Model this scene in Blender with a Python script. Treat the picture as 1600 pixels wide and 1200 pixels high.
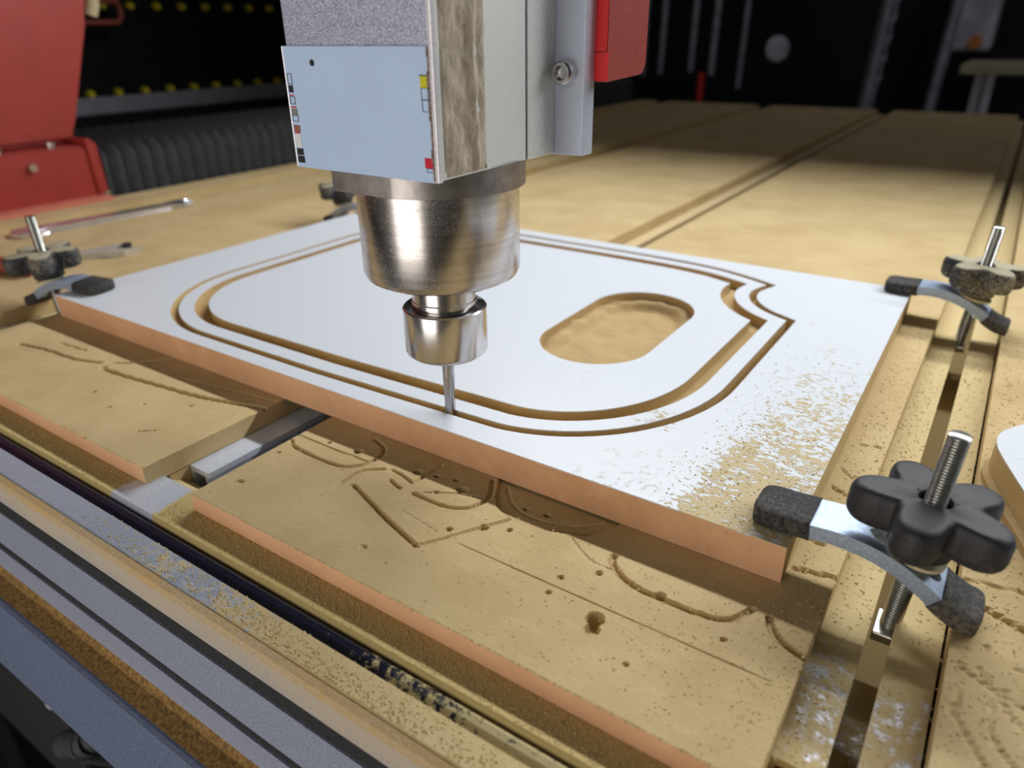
import bpy, bmesh, math, random
import numpy as np
from mathutils import Vector, Matrix
from mathutils.geometry import tessellate_polygon

random.seed(7)
rng = np.random.default_rng(7)
PI = math.pi
for o in list(bpy.data.objects):
    bpy.data.objects.remove(o)
scn = bpy.context.scene
COL = scn.collection

# ------------------------------------------------------------------ camera, world, lights, exposure
cam_d = bpy.data.cameras.new('camera')
cam = bpy.data.objects.new('camera', cam_d); COL.objects.link(cam)
cam_d.sensor_fit = 'HORIZONTAL'; cam_d.sensor_width = 36.0; cam_d.lens = 25.285
cam_d.clip_start = 0.01; cam_d.clip_end = 40
RM = ((0.82885152, 0.55935288, -0.01138026), (0.23827826, -0.37133975, -0.89740195), (-0.50619031, 0.74110131, -0.44106714))
cam.matrix_world = Matrix(((RM[0][0], -RM[1][0], -RM[2][0], 0.22235), (RM[0][1], -RM[1][1], -RM[2][1], -0.26596),
                           (RM[0][2], -RM[1][2], -RM[2][2], 0.203), (0, 0, 0, 1)))
cam_d.dof.use_dof = True; cam_d.dof.focus_distance = 0.335; cam_d.dof.aperture_fstop = 7.5
scn.camera = cam

W = bpy.data.worlds.new('workshop_air'); scn.world = W; W.use_nodes = True
W.node_tree.nodes['Background'].inputs[0].default_value = (1.0, 0.95, 0.90, 1)
W.node_tree.nodes['Background'].inputs[1].default_value = 0.045

def area(name, loc, target, sx, sy, power, col):
    d = bpy.data.lights.new(name, 'AREA'); d.shape = 'RECTANGLE'; d.size = sx; d.size_y = sy; d.energy = power; d.color = col
    o = bpy.data.objects.new(name, d); COL.objects.link(o); o.location = loc
    o.rotation_euler = (Vector(target) - Vector(loc)).to_track_quat('-Z', 'Y').to_euler()
    return o
area('gantry_light_strip', (0.42, 0.74, 0.70), (0.42, -0.16, 0.26), 1.90, 0.035, 19.5, (0.97, 0.985, 1.0))
area('workshop_front_light', (-0.15, -1.35, 0.02), (-0.1, 0, 0.04), 0.95, 1.45, 12.5, (1.0, 0.935, 0.86))
area('added_back_fill', (0.6, 2.6, 1.7), (0.6, 3.2, 0.1), 0.4, 0.4, 3.0, (0.85, 0.88, 1.0))  # added unseen lamp, brightens the objects behind the table

scn.view_settings.view_transform = 'Standard'; scn.view_settings.look = 'None'
scn.view_settings.exposure = 0.0; scn.view_settings.gamma = 1.0; scn.view_settings.use_curve_mapping = False

# ------------------------------------------------------------------ materials
class NT:
    def __init__(s, name):
        s.m = bpy.data.materials.new(name); s.m.use_nodes = True
        s.t = s.m.node_tree; s.b = s.t.nodes['Principled BSDF']
        s._c = None
    def n(s, typ, **kw):
        x = s.t.nodes.new(typ)
        for k, v in kw.items(): setattr(x, k, v)
        return x
    def l(s, a, b): s.t.links.new(a, b)
    def co(s, scale=None):
        if s._c is None: s._c = s.n('ShaderNodeTexCoord').outputs['Object']
        if scale is None: return s._c
        mp = s.n('ShaderNodeMapping'); mp.inputs['Scale'].default_value = scale; s.l(s._c, mp.inputs['Vector']); return mp.outputs[0]
    def noise(s, scale, detail=4, rough=.6, stretch=None, w=None):
        x = s.n('ShaderNodeTexNoise'); x.inputs['Scale'].default_value = scale; x.inputs['Detail'].default_value = detail
        x.inputs['Roughness'].default_value = rough; s.l(s.co(stretch), x.inputs['Vector']); return x.outputs['Fac']
    def vor(s, scale):
        x = s.n('ShaderNodeTexVoronoi'); x.inputs['Scale'].default_value = scale; s.l(s.co(), x.inputs['Vector']); return x.outputs['Distance']
    def rng(s, v, a, b, c=0., d=1.):
        x = s.n('ShaderNodeMapRange'); s.l(v, x.inputs[0])
        for i, q in enumerate((a, b, c, d)): x.inputs[i + 1].default_value = q
        return x.outputs[0]
    def math(s, op, a, b=None):
        x = s.n('ShaderNodeMath', operation=op)
        for i, q in enumerate((a, b)):
            if q is None: continue
            if isinstance(q, (int, float)): x.inputs[i].default_value = q
            else: s.l(q, x.inputs[i])
        return x.outputs[0]
    def xyz(s):
        x = s.n('ShaderNodeSeparateXYZ'); s.l(s.co(), x.inputs[0]); return x.outputs
    def mix(s, f, a, b):
        x = s.n('ShaderNodeMix', data_type='RGBA')
        if isinstance(f, (int, float)): x.inputs[0].default_value = f
        else: s.l(f, x.inputs[0])
        for i, q in ((6, a), (7, b)):
            if isinstance(q, tuple): x.inputs[i].default_value = (*q, 1) if len(q) == 3 else q
            else: s.l(q, x.inputs[i])
        return x.outputs[2]
    def fmix(s, f, a, b):
        x = s.n('ShaderNodeMix', data_type='FLOAT')
        s.l(f, x.inputs[0])
        for i, q in ((2, a), (3, b)):
            if isinstance(q, (int, float)): x.inputs[i].default_value = q
            else: s.l(q, x.inputs[i])
        return x.outputs[0]
    def set(s, col=None, rough=None, metal=None, spec=None):
        for k, v in (('Base Color', col), ('Roughness', rough), ('Metallic', metal), ('Specular IOR Level', spec)):
            if v is None: continue
            i = s.b.inputs[k]
            if isinstance(v, (int, float)): i.default_value = v
            elif isinstance(v, tuple): i.default_value = (*v, 1)
            else: s.l(v, i)
        return s
    def bump(s, h, strength=.3, dist=.0005):
        x = s.n('ShaderNodeBump'); x.inputs['Strength'].default_value = strength; x.inputs['Distance'].default_value = dist
        s.l(h, x.inputs['Height']); s.l(x.outputs[0], s.b.inputs['Normal']); return s

MDF = (0.63, 0.485, 0.255); DUST = (0.62, 0.485, 0.235); EDGE = (0.80, 0.47, 0.27)
M = {}
def m_mdf(name, base, dark, dusty=True):
    a = NT(name)
    big = a.noise(14, 5); fine = a.noise(420, 3, .7); mid = a.noise(60, 5, .65, (1, 2.2, 1))
    c = a.mix(a.rng(big, .38, .66), base, tuple(x * y for x, y in zip(base, (.84, .81, .76))))
    c = a.mix(a.rng(mid, .55, .75, 0, .55), c, tuple(min(1, x * y) for x, y in zip(base, (1.12, 1.14, 1.2))))
    c = a.mix(a.rng(fine, .60, .78, 0, .55), c, dark)
    a.set(c, .85, 0, .25)
    a.bump(a.math('ADD', a.noise(260, 4, .7), a.math('MULTIPLY', a.noise(45, 3), 1.4)), .35, .0006)
    return a.m
M['mdf'] = m_mdf('raw_mdf', MDF, (0.40, 0.26, 0.11))
M['mdf_far'] = M['mdf']
M['mdf_edge'] = m_mdf('cut_mdf_edge', EDGE, (0.42, 0.20, 0.10))
M['mdf_core'] = m_mdf('milled_mdf_core', (0.57, 0.415, 0.20), (0.40, 0.26, 0.11))
def m_lam():
    a = NT('white_laminate'); X, Y, Z = a.xyz()
    fx = a.rng(a.math('ADD', X, a.math('MULTIPLY', a.noise(22, 3), .05)), .148, .178)
    fy = a.rng(Y, .26, -.005)
    F = a.math('MULTIPLY', a.math('MULTIPLY', fx, fy), a.rng(X, .19, .24, 1, .15))
    dx = a.math('ADD', X, -.097); dy = a.math('ADD', Y, -.052)
    r2 = a.math('ADD', a.math('MULTIPLY', dx, dx), a.math('MULTIPLY', dy, dy))
    F = a.math('MAXIMUM', F, a.rng(r2, .00040, 0., 0., .55))
    n = a.noise(230, 4, .68, (1, 1.7, 1)); n2 = a.noise(70, 3, .6)
    th = a.math('ADD', a.math('MULTIPLY', n, .85), a.math('MULTIPLY', n2, .35))
    d1 = a.rng(a.math('ADD', th, a.math('MULTIPLY', F, .275)), .775, .83)
    # thin dusting elsewhere on the sheet
    n3 = a.noise(300, 3, .65); n4 = a.noise(14, 4)
    d2 = a.math('MULTIPLY', a.rng(n3, .56, .68), a.rng(n4, .55, .66, 0, .35))
    d2 = a.math('MULTIPLY', d2, a.rng(X, -.05, .05))
    d = a.math('MAXIMUM', a.math('MULTIPLY', d1, .9), d2)
    a.set(a.mix(d, (0.74, 0.785, 0.84), DUST), a.fmix(d, .38, .9), 0, .4)
    a.bump(d, .5, .0006)
    return a.m
M['laminate'] = m_lam()
def m_plain(name, col, rough=.5, metal=0., var=.15, scale=200, bump=.1, spec=.5):
    a = NT(name); n = a.noise(scale, 3)
    a.set(a.mix(a.rng(n, .35, .7), tuple(x * (1 - var) for x in col), tuple(min(1, x * (1 + var)) for x in col)), rough, metal, spec)
    if bump: a.bump(n, bump, .0003)
    return a.m
def m_dusty(name, col, rough, metal, lo, hi, scale=160, dust=DUST, amount=1., speck=.25, big=18, stretch=None, ygrad=None, ygrad2=None):
    a = NT(name)
    n = a.math('ADD', a.math('MULTIPLY', a.noise(scale, 5, .7, stretch), .6), a.math('MULTIPLY', a.noise(big, 3, .6, stretch), .4))
    if ygrad2: n = a.math('SUBTRACT', n, .25)
    if ygrad:
        ax, p, q, w = ygrad
        n = a.math('ADD', n, a.rng(a.xyz()[ax], p, q, 0, w))
    if ygrad2:
        ax, p, q, w = ygrad2
        n = a.math('ADD', n, a.rng(a.xyz()[ax], p, q, 0, w))
    d = a.rng(n, lo, hi, 0, amount)
    s = a.noise(900, 2)
    base = a.mix(a.rng(s, .35, .65), tuple(x * (1 - speck) for x in col), tuple(min(1, x * (1 + speck)) for x in col))
    a.set(a.mix(d, base, dust), a.fmix(d, rough, .9), a.fmix(d, metal, 0.), .4)
    a.bump(a.math('ADD', d, a.math('MULTIPLY', s, .15)), .35, .0006)
    return a.m
M['rail_dusty'] = m_dusty('dusty_rail_aluminium', (0.70, 0.72, 0.78), .45, .6, .43, .52, 190, amount=.97, ygrad=(1, -.04, .04, .4))
M['rail_clean'] = m_dusty('clean_rail_aluminium', (0.70, 0.76, 0.86), .42, .30, .62, .75, 120, dust=MDF, amount=.97, speck=.08, ygrad=(1, -.03, .06, .5))
M['beam_top'] = m_dusty('dusty_beam_top', (0.46, 0.54, 0.66), .42, .35, .68, .78, 230, amount=.95, speck=.08, ygrad=(0, -.13, .03, .36))
M['beam_lip'] = m_dusty('dusty_beam_lip', (0.66, 0.72, 0.82), .42, .3, .36, .44, 150, dust=(0.60, 0.47, 0.20), amount=1.0, speck=.1, ygrad=(0, -.124, -.129, .4), ygrad2=(0, -.095, -.085, .4))
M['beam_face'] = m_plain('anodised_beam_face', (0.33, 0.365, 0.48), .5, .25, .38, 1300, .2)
M['beam_low_shade'] = m_plain('shade_tinted_beam_face', (0.165, 0.205, 0.32), .5, .25, .38, 1300, .2)  # bluish bottom face, base colour darkened for the shade low down
M['beam_face_fade'] = m_dusty('dust_film_on_beam_face', (0.40, 0.40, 0.45), .5, .3, .33, .62, 700, dust=(0.50, 0.42, 0.30), amount=.85, speck=.25, ygrad=(2, -.031, -.014, .32))
M['beam_dust'] = m_dusty('dust_on_beam_edge', (0.50, 0.42, 0.30), .6, .1, .36, .60, 480, dust=(0.55, 0.38, 0.17), speck=.2)
M['beam_ledge'] = m_plain('packed_brown_dust', (0.30, 0.18, 0.065), .95, 0, .45, 480, .5, .1)
M['cover_black'] = m_dusty('black_slot_cover', (0.012, 0.014, 0.03), .32, 0, .70, .75, 300, dust=(0.50, 0.42, 0.21), amount=.9, speck=.5, ygrad=(0, -.04, .14, .27))
M['black_strip'] = m_plain('black_rubber_strip', (0.016, 0.018, 0.02), .8, 0, .7, 1100, .3)
M['steel'] = m_plain('turned_steel', (0.62, 0.60, 0.60), .22, 1, .06, 300, .03)
def m_nose():
    a = NT('brushed_steel_nose')
    br = a.noise(500, 2, .5, (.02, .02, 1)); sp = a.noise(2400, 2); big = a.noise(40, 3)
    d = a.math('MULTIPLY', a.rng(sp, .58, .70), a.rng(big, .44, .62))
    c = a.mix(a.rng(br, .3, .7), (0.50, 0.47, 0.46), (0.66, 0.63, 0.62))
    a.set(a.mix(a.math('MULTIPLY', d, .45), c, (0.60, 0.50, 0.33)), a.fmix(d, .24, .7), a.fmix(d, 1., .2))
    return a.m
M['nose'] = m_nose()
M['flange'] = m_plain('dull_steel_flange', (0.36, 0.33, 0.32), .38, .9, .2, 130, .08)
M['zinc'] = m_plain('zinc_thread', (0.62, 0.63, 0.60), .28, 1, .1, 300, 0)
M['bit'] = m_plain('carbide_bit', (0.42, 0.42, 0.45), .3, 1, .1, 300, 0)
def m_spark(name, lo, hi, scale, rough, metal):
    a = NT(name); n = a.noise(scale, 2, .6)
    a.set(a.mix(a.rng(n, .36, .64), lo, hi), rough, metal); a.bump(n, .25, .0003); return a.m
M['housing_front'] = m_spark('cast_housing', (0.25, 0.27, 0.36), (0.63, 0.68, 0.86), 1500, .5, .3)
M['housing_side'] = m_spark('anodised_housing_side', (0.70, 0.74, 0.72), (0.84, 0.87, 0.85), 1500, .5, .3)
M['z_plate'] = m_spark('anodised_z_plate', (0.50, 0.54, 0.63), (0.62, 0.68, 0.86), 1800, .42, .4)
M['label_white'] = m_plain('pale_blue_white_label', (0.53, 0.70, 0.97), .45, 0, .03, 30, 0, .35)
M['label_edge'] = m_plain('label_edge_metal', (0.85, 0.84, 0.90), .3, .3, .1, 600, .05)
M['label_torn'] = m_plain('torn_label_edge', (0.22, 0.15, 0.12), .8, 0, .6, 900, .2)
M['groove_dark'] = m_plain('dark_groove', (0.10, 0.075, 0.075), .8, 0, .3, 400, 0)
def m_adh():
    a = NT('dusty_adhesive'); n = a.noise(150, 6, .7, (1, 1, .6)); f = a.noise(900, 3)
    c = a.mix(a.rng(n, .35, .68), (0.38, 0.32, 0.24), (0.68, 0.60, 0.49))
    c = a.mix(a.rng(f, .5, .75, 0, .5), c, (0.50, 0.44, 0.34)); a.set(c, .9, 0, .2); a.bump(n, .9, .002); return a.m
M['adhesive'] = m_adh()
def flat(name, col, rough=.5, metal=0.): return m_plain(name, col, rough, metal, .04, 200, 0)
M['red_bright'] = m_plain('bright_red_paint', (0.72, 0.012, 0.014), .4, 0, .1, 500, .03)
M['red_dull'] = m_spark('dusty_red_paint', (0.27, 0.030, 0.024), (0.36, 0.055, 0.042), 900, .5, 0)
M['red_paint'] = m_plain('gantry_red_paint', (0.34, 0.035, 0.026), .40, 0, .07, 25, .02)
M['red_paint_dusty'] = m_plain('dusty_gantry_red_paint', (0.62, 0.20, 0.13), .6, 0, .1, 60, .02)
M['yellow'] = flat('yellow_print', (0.62, 0.60, 0.01)); M['print_red'] = flat('red_print', (0.62, 0.005, 0.03))
M['print_black'] = flat('black_print', (0.02, 0.02, 0.03)); M['print_grey'] = flat('grey_print', (0.22, 0.24, 0.22)); M['print_brown'] = flat('brown_print', (0.30, 0.13, 0.09))
M['print_white'] = flat('white_print', (0.78, 0.80, 0.84))
M['plastic'] = m_dusty('black_knob_plastic', (0.024, 0.024, 0.029), .55, 0, .60, .74, 420, dust=(0.30, 0.25, 0.16), amount=.45, speck=.4)
M['plastic_dusty'] = m_dusty('dusty_knob_plastic', (0.025, 0.025, 0.032), .5, 0, .48, .66, 560, dust=(0.55, 0.50, 0.34), amount=.75, speck=.4, ygrad=(2, .0143, .0152, .22))
M['rubber'] = m_dusty('dusty_rubber_cap', (0.020, 0.020, 0.024), .75, 0, .44, .66, 520, dust=(0.27, 0.24, 0.18), amount=.75, speck=.5)
M['arm'] = m_dusty('zinc_clamp_arm', (0.40, 0.49, 0.64), .45, .55, .62, .8, 200, amount=.35, speck=.16)
M['cream'] = flat('cream_washer', (0.62, 0.54, 0.34), .7)
M['bellows'] = m_plain('black_bellows_fabric', (0.045, 0.049, 0.052), .75, 0, .2, 60, .1)
M['black'] = m_plain('matt_black_sheet', (0.006, 0.007, 0.008), .8, 0, .3, 20, 0, .2)
M['grey_bar'] = m_plain('grey_painted_bar', (0.27, 0.27, 0.31), .5, .1, .1, 20, 0)
M['yellow_bolt'] = flat('yellow_bolt_paint', (0.62, 0.52, 0.01), .5)
M['chrome'] = m_plain('spanner_chrome', (0.72, 0.74, 0.82), .22, .9, .08, 90, .05)
M['spanner_grey'] = m_dusty('dusty_spanner_steel', (0.50, 0.50, 0.47), .5, .4, .45, .7, 200, amount=.6)
M['dark_red'] = m_plain('dark_red_wood', (0.30, 0.07, 0.04), .6, 0, .2, 120, .1)
M['floor'] = m_plain('dark_concrete', (0.012, 0.012, 0.014), .8, 0, .4, 9, .1)
M['wall'] = m_plain('dark_wall_paint', (0.008, 0.010, 0.016), .8, 0, .3, 5, 0)
M['bg_grey'] = m_plain('grey_steel_tube', (0.30, 0.33, 0.40), .45, .3, .2, 20, 0)
M['bg_pale'] = m_plain('pale_grey_panel', (0.55, 0.54, 0.62), .5, 0, .25, 8, 0)
M['bg_wood'] = m_plain('pale_timber', (0.45, 0.40, 0.26), .7, 0, .2, 12, 0)
M['base_grey'] = m_dusty('dusty_dark_steel', (0.030, 0.030, 0.032), .6, .2, .66, .70, 420, dust=(0.30, 0.24, 0.14), speck=.3)
M['sawdust'] = m_plain('sawdust', DUST, .95, 0, .2, 900, 0, .1)
M['orange'] = flat('orange_lid', (0.75, 0.25, 0.06), .5)

# ------------------------------------------------------------------ mesh helpers
def link(o, parent=None):
    COL.objects.link(o)
    if parent is not None: o.parent = parent
    return o
def mobj(name, verts, faces, mats, parent=None, fm=None, smooth=False):
    me = bpy.data.meshes.new(name); me.from_pydata(verts, [], faces); me.update()
    for m in (mats if isinstance(mats, (list, tuple)) else [mats]): me.materials.append(M[m])
    if fm is not None: me.polygons.foreach_set('material_index', np.asarray(fm, dtype=np.int32))
    if smooth: me.polygons.foreach_set('use_smooth', [True] * len(me.polygons))
    return link(bpy.data.objects.new(name, me), parent)
def bmobj(name, bm, mats, parent=None, smooth=False, angle=None):
    me = bpy.data.meshes.new(name); bmesh.ops.recalc_face_normals(bm, faces=bm.faces); bm.to_mesh(me); bm.free()
    for m in (mats if isinstance(mats, (list, tuple)) else [mats]): me.materials.append(M[m])
    if smooth:
        me.polygons.foreach_set('use_smooth', [True] * len(me.polygons))
        try: me.set_sharp_from_angle(angle=math.radians(angle or 40))
        except Exception: pass
    return link(bpy.data.objects.new(name, me), parent)
def tag(o, label=None, cat=None, group=None, kind=None):
    for k, v in (('label', label), ('category', cat), ('group', group), ('kind', kind)):
        if v: o[k] = v
    return o
def empty(name, loc=(0, 0, 0), rz=0.):
    o = bpy.data.objects.new(name, None); o.empty_display_size = .02; link(o); o.location = loc; o.rotation_euler = (0, 0, rz); return o
def lab(o, t): o['label'] = t; return o
def bx(bm, x0, x1, y0, y1, z0, z1, mi=0, bev=0.):
    r = bmesh.ops.create_cube(bm, size=1.0)
    vs = r['verts']
    for v in vs: v.co = Vector((x0 + (v.co.x + .5) * (x1 - x0), y0 + (v.co.y + .5) * (y1 - y0), z0 + (v.co.z + .5) * (z1 - z0)))
    fs = {f for v in vs for f in v.link_faces}
    for f in fs: f.material_index = mi
    if bev:
        es = list({e for v in vs for e in v.link_edges})
        bmesh.ops.bevel(bm, geom=es, offset=bev, segments=2, affect='EDGES', profile=.5)
def box(name, mat, dims, parent=None, bev=0.):
    bm = bmesh.new(); bx(bm, *dims, bev=bev); return bmobj(name, bm, mat, parent)
def cyl(bm, p0, p1, r0, r1=None, seg=24, caps=True, mi=0):
    p0 = Vector(p0); p1 = Vector(p1); r1 = r0 if r1 is None else r1
    q = (p1 - p0).to_track_quat('Z', 'Y'); a = []; b = []
    for i in range(seg):
        d = q @ Vector((math.cos(2 * PI * i / seg), math.sin(2 * PI * i / seg), 0))
        a.append(bm.verts.new(p0 + d * r0)); b.append(bm.verts.new(p1 + d * r1))
    for i in range(seg):
        j = (i + 1) % seg; bm.faces.new((a[i], a[j], b[j], b[i])).material_index = mi
    if caps:
        bm.faces.new(a[::-1]).material_index = mi; bm.faces.new(b).material_index = mi
def tube(bm, pts, r, seg=10, mi=0):
    for p, q in zip(pts, pts[1:]): cyl(bm, p, q, r, seg=seg, mi=mi)
def lathe(prof, seg=64):
    """profile of (radius, z) from one axis end to the other"""
    bm = bmesh.new(); rings = []
    for r, z in prof:
        if r < 1e-7: rings.append([bm.verts.new((0, 0, z))])
        else: rings.append([bm.verts.new((r * math.cos(2 * PI * i / seg), r * math.sin(2 * PI * i / seg), z)) for i in range(seg)])
    for a, b in zip(rings, rings[1:]):
        for i in range(seg):
            j = (i + 1) % seg
            if len(a) == 1 and len(b) == 1: continue
            if len(a) == 1: bm.faces.new((a[0], b[i], b[j]))
            elif len(b) == 1: bm.faces.new((a[i], b[0], a[j]))
            else: bm.faces.new((a[i], b[i], b[j], a[j]))
    return bm
def prism(bm, poly, z0, z1, mi=0):
    lo = [bm.verts.new((x, y, z0)) for x, y in poly]; hi = [bm.verts.new((x, y, z1)) for x, y in poly]; n = len(poly)
    bm.faces.new(lo[::-1]).material_index = mi; bm.faces.new(hi).material_index = mi
    for i in range(n):
        bm.faces.new((lo[i], lo[(i + 1) % n], hi[(i + 1) % n], hi[i])).material_index = mi
def catmull(pts, n=8, closed=False):
    P = [np.array(p, float) for p in pts]; out = []
    m = len(P)
    for i in range(m if closed else m - 1):
        if closed: p0, p1, p2, p3 = P[(i - 1) % m], P[i], P[(i + 1) % m], P[(i + 2) % m]
        else: p0, p1, p2, p3 = P[max(i - 1, 0)], P[i], P[i + 1], P[min(i + 2, m - 1)]
        for k in range(n):
            t = k / n
            out.append(.5 * ((2 * p1) + (-p0 + p2) * t + (2 * p0 - 5 * p1 + 4 * p2 - p3) * t * t + (-p0 + 3 * p1 - 3 * p2 + p3) * t ** 3))
    if not closed: out.append(P[-1])
    return out
def copy_tree(o, parent=None):
    c = o.copy(); COL.objects.link(c)
    if parent is not None: c.parent = parent
    for ch in list(o.children): copy_tree(ch, c)
    return c

# ================================================================== SETTING
def struct(name, bm, mat): o = bmobj(name, bm, mat); o['kind'] = 'structure'; return o
bm = bmesh.new(); bx(bm, -3.2, 3.4, -1.6, 4.6, -.86, -.80); struct('floor', bm, 'floor')
bm = bmesh.new(); bx(bm, -3.2, 3.4, 4.5, 4.6, -.80, 2.2); struct('wall_back', bm, 'wall')
bm = bmesh.new(); bx(bm, -3.2, -3.1, -1.6, 4.5, -.80, 2.2); struct('wall_left', bm, 'wall')

# ================================================================== TABLE: planks
BED = -.0115
def seg_dist(X, Y, line):
    d = np.full(X.shape, 9.)
    for (x0, y0), (x1, y1) in zip(line, line[1:]):
        dx, dy = x1 - x0, y1 - y0; L = dx * dx + dy * dy + 1e-12
        t = np.clip(((X - x0) * dx + (Y - y0) * dy) / L, 0, 1)
        d = np.minimum(d, np.hypot(X - x0 - t * dx, Y - y0 - t * dy))
    return d
def in_poly(X, Y, poly):
    r = np.zeros(X.shape, bool); n = len(poly)
    for i in range(n):
        x0, y0 = poly[i]; x1, y1 = poly[(i + 1) % n]
        c = ((y0 > Y) != (y1 > Y)) & (X < (x1 - x0) * (Y - y0) / (y1 - y0 + 1e-15) + x0)
        r ^= c
    return r
def plank(name, x0, x1, y0, y1, label, grooves=(), holes=(), pockets=(), step=.0016, fine_to=None, mid_to=None, seed=1):
    fine_to = y0 if fine_to is None else fine_to
    n = max(2, int(round((x1 - x0) / step))) if fine_to > y0 else 8
    xs = np.linspace(x0, x1, n + 1)
    ys = [y0]
    while ys[-1] < fine_to: ys.append(ys[-1] + step)
    if mid_to:
        while ys[-1] < mid_to: ys.append(ys[-1] + max(.0016, step * 2.2))
    if ys[-1] < y1: ys += list(np.linspace(ys[-1] + .02, y1, 24))
    ys = np.array(ys)
    X, Y = np.meshgrid(xs, ys); H = np.zeros(X.shape)
    r = np.random.default_rng(seed)
    if fine_to > y0:
        for poly, dep in pockets:
            H = np.where(in_poly(X, Y, poly), np.minimum(H, -dep), H)
        for line, w, dep in grooves:
            d = seg_dist(X, Y, line)
            H = np.minimum(H, -dep * np.clip((w * .5 + step * .25 - d) / (step * .6), 0, 1))
        for hx, hy, rad, dep in holes:
            d = np.hypot(X - hx, Y - hy)
            H = np.minimum(H, -dep * np.clip((rad + step * .25 - d) / (step * .6), 0, 1))
        H[0, :] = np.minimum(H[0, :], -np.abs(r.normal(0, .00035, n + 1)))
        H[1:, -1] -= np.abs(r.normal(0, .0003, len(ys) - 1)) * (ys[1:] < (mid_to or fine_to))
    ny, nx = X.shape
    V = np.stack([X.ravel(), Y.ravel(), H.ravel()], 1)
    I = np.arange(nx * ny).reshape(ny, nx)
    F = np.stack([I[:-1, :-1].ravel(), I[:-1, 1:].ravel(), I[1:, 1:].ravel(), I[1:, :-1].ravel()], 1).tolist()
    fm = [0] * len(F)
    ring = list(I[0, :]) + list(I[1:, -1]) + list(I[-1, -2::-1]) + list(I[-2:0:-1, 0])
    base = len(V); low = V[ring].copy(); low[:, 2] = BED + .0003; low[:, 2] = np.where(low[:, 1] < -.1119, -.0098, low[:, 2])
    V = np.vstack([V, low]); m = len(ring)
    for i in range(m):
        j = (i + 1) % m
        F.append([ring[i], base + i, base + j, ring[j]]); 
        fm.append(1 if i < nx - 1 else (2 if i < nx + ny - 2 else (1 if i < 2 * nx + ny - 3 else 2)))
    F.append([base + i for i in range(m)][::-1]); fm.append(1)
    o = mobj(name, V.tolist(), F, ['mdf', 'mdf_edge', 'mdf'], None, fm)
    tag(o, label, 'spoilboard', 'MDF spoilboard planks of the router table')
    return o
def cm(pts, n=6): return [tuple(p) for p in catmull(pts, n)]
Y0, Y1 = -.112, 2.0
gB = [
 (cm([(-.0741, -.0495), (-.0686, -.0531), (-.0511, -.0545), (-.0358, -.0541), (-.0285, -.0520), (-.0233, -.0468), (-.0215, -.0412), (-.0208, -.0349), (-.0251, -.0279), (-.036, -.024)]), .0022, .0016),
 ([(-.0756, -.0431), (-.0507, -.0435), (-.0227, -.0427)], .0009, .0008),
 (cm([(-.0198, -.0649), (-.0205, -.0571), (-.0180, -.0492), (-.0107, -.0432)]), .0020, .0016),
 (cm([(-.0067, -.0415), (-.0007, -.0421), (.0106, -.0451)]), .0018, .0013), ([(.0106, -.0451), (.0112, -.0381), (.0124, -.0246)], .0018, .0013),
 ([(-.0008, -.0491), (.003, -.0505), (.008, -.0518)], .0020, .0015),
 ([(-.0134, -.0624), (.0177, -.0736), (.0440, -.0814)], .0026, .0018), ([(.0440, -.0814), (.0507, -.0717), (.0585, -.0584), (.0687, -.0425)], .0024, .0012),
 (cm([(.0161, -.0515), (.0343, -.0515), (.0435, -.0485), (.0484, -.0423), (.0493, -.0331), (.0425, -.0209)]), .0022, .0018),
 ([(.02, -.048), (.034, -.040), (.048, -.036)], .0009, .0009),
 (cm([(.0518, -.0213), (.0604, -.0304), (.0730, -.0351), (.0876, -.0331), (.0979, -.0282), (.1036, -.0227)]), .0022, .0018),
 (cm([(.120, -.0395), (.1205, -.0430), (.127, -.0490), (.1352, -.0521), (.1457, -.0531), (.1577, -.0528), (.1689, -.0514), (.1748, -.0474), (.1792, -.0386)]), .0026, .0018),
 (cm([(.1860, -.0395), (.1881, -.0444), (.1934, -.0496), (.2024, -.0530)]), .0026, .0020),
 ([(.0586, -.0702), (.1211, -.0700), (.1565, -.0702), (.1950, -.0698)], .0007, .0005), ([(.0212, -.0651), (.0330, -.0668), (.0450, -.0686)], .0006, .0004),
 (cm([(.0989, -.0394), (.1072, -.0449), (.1154, -.0485), (.1225, -.0482)]), .0007, .0005),
 ([(.186, -.0056), (.195, -.0040), (.2025, -.002)], .0020, .0020),
 (cm([(.1857, .0655), (.192, .062), (.1978, .0637)]), .0016, .0014), ([(.186, .050), (.194, .0475), (.199, .049)], .0014, .001), ([(.187, .041), (.197, .043)], .0012, .001),
 (cm([(.186, .085), (.192, .079), (.199, .078)]), .0012, .001), ([(.188, .115), (.2, .118)], .0012, .001), ([(.1865, .018), (.193, .016)], .0016, .0014)]
hB = [(-.0545, -.0399, .0011, .004), (-.0344, -.0379, .0022, .004), (.0252, -.0447, .0012, .004), (.027, -.031, .0012, .004), (.0165, -.0335, .0013, .004), (.0059, -.036, .0022, .002), (.0348, -.036, .0026, .002),
      (.049, -.0639, .0014, .004), (.0614, -.0544, .0022, .005), (.0722, -.0495, .0012, .003), (.0692, -.031, .0014, .004), (.0799, -.0296, .0016, .004), (.1075, -.064, .0012, .002), (.1196, -.0531, .0014, .002),
      (.1078, -.0744, .0010, .003), (.1305, -.0768, .0034, .0065), (.1322, -.0822, .0027, .004), (.1462, -.0514, .0019, .005), (-.070, -.062, .0010, .002), (-.0640, -.092, .0022, .0012), (.025, -.095, .0018, .001), (.175, -.060, .0011, .002), (.150, -.0905, .001, .0015)]
pB = [([(.0432, -.0150), (.0500, -.0280), (.0534, -.0336), (.0580, -.0385), (.0638, -.0412), (.0735, -.0424), (.0850, -.0410), (.0931, -.0386), (.1043, -.0340), (.112, -.020), (.112, 0), (.0432, 0)], .0012)]
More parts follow.
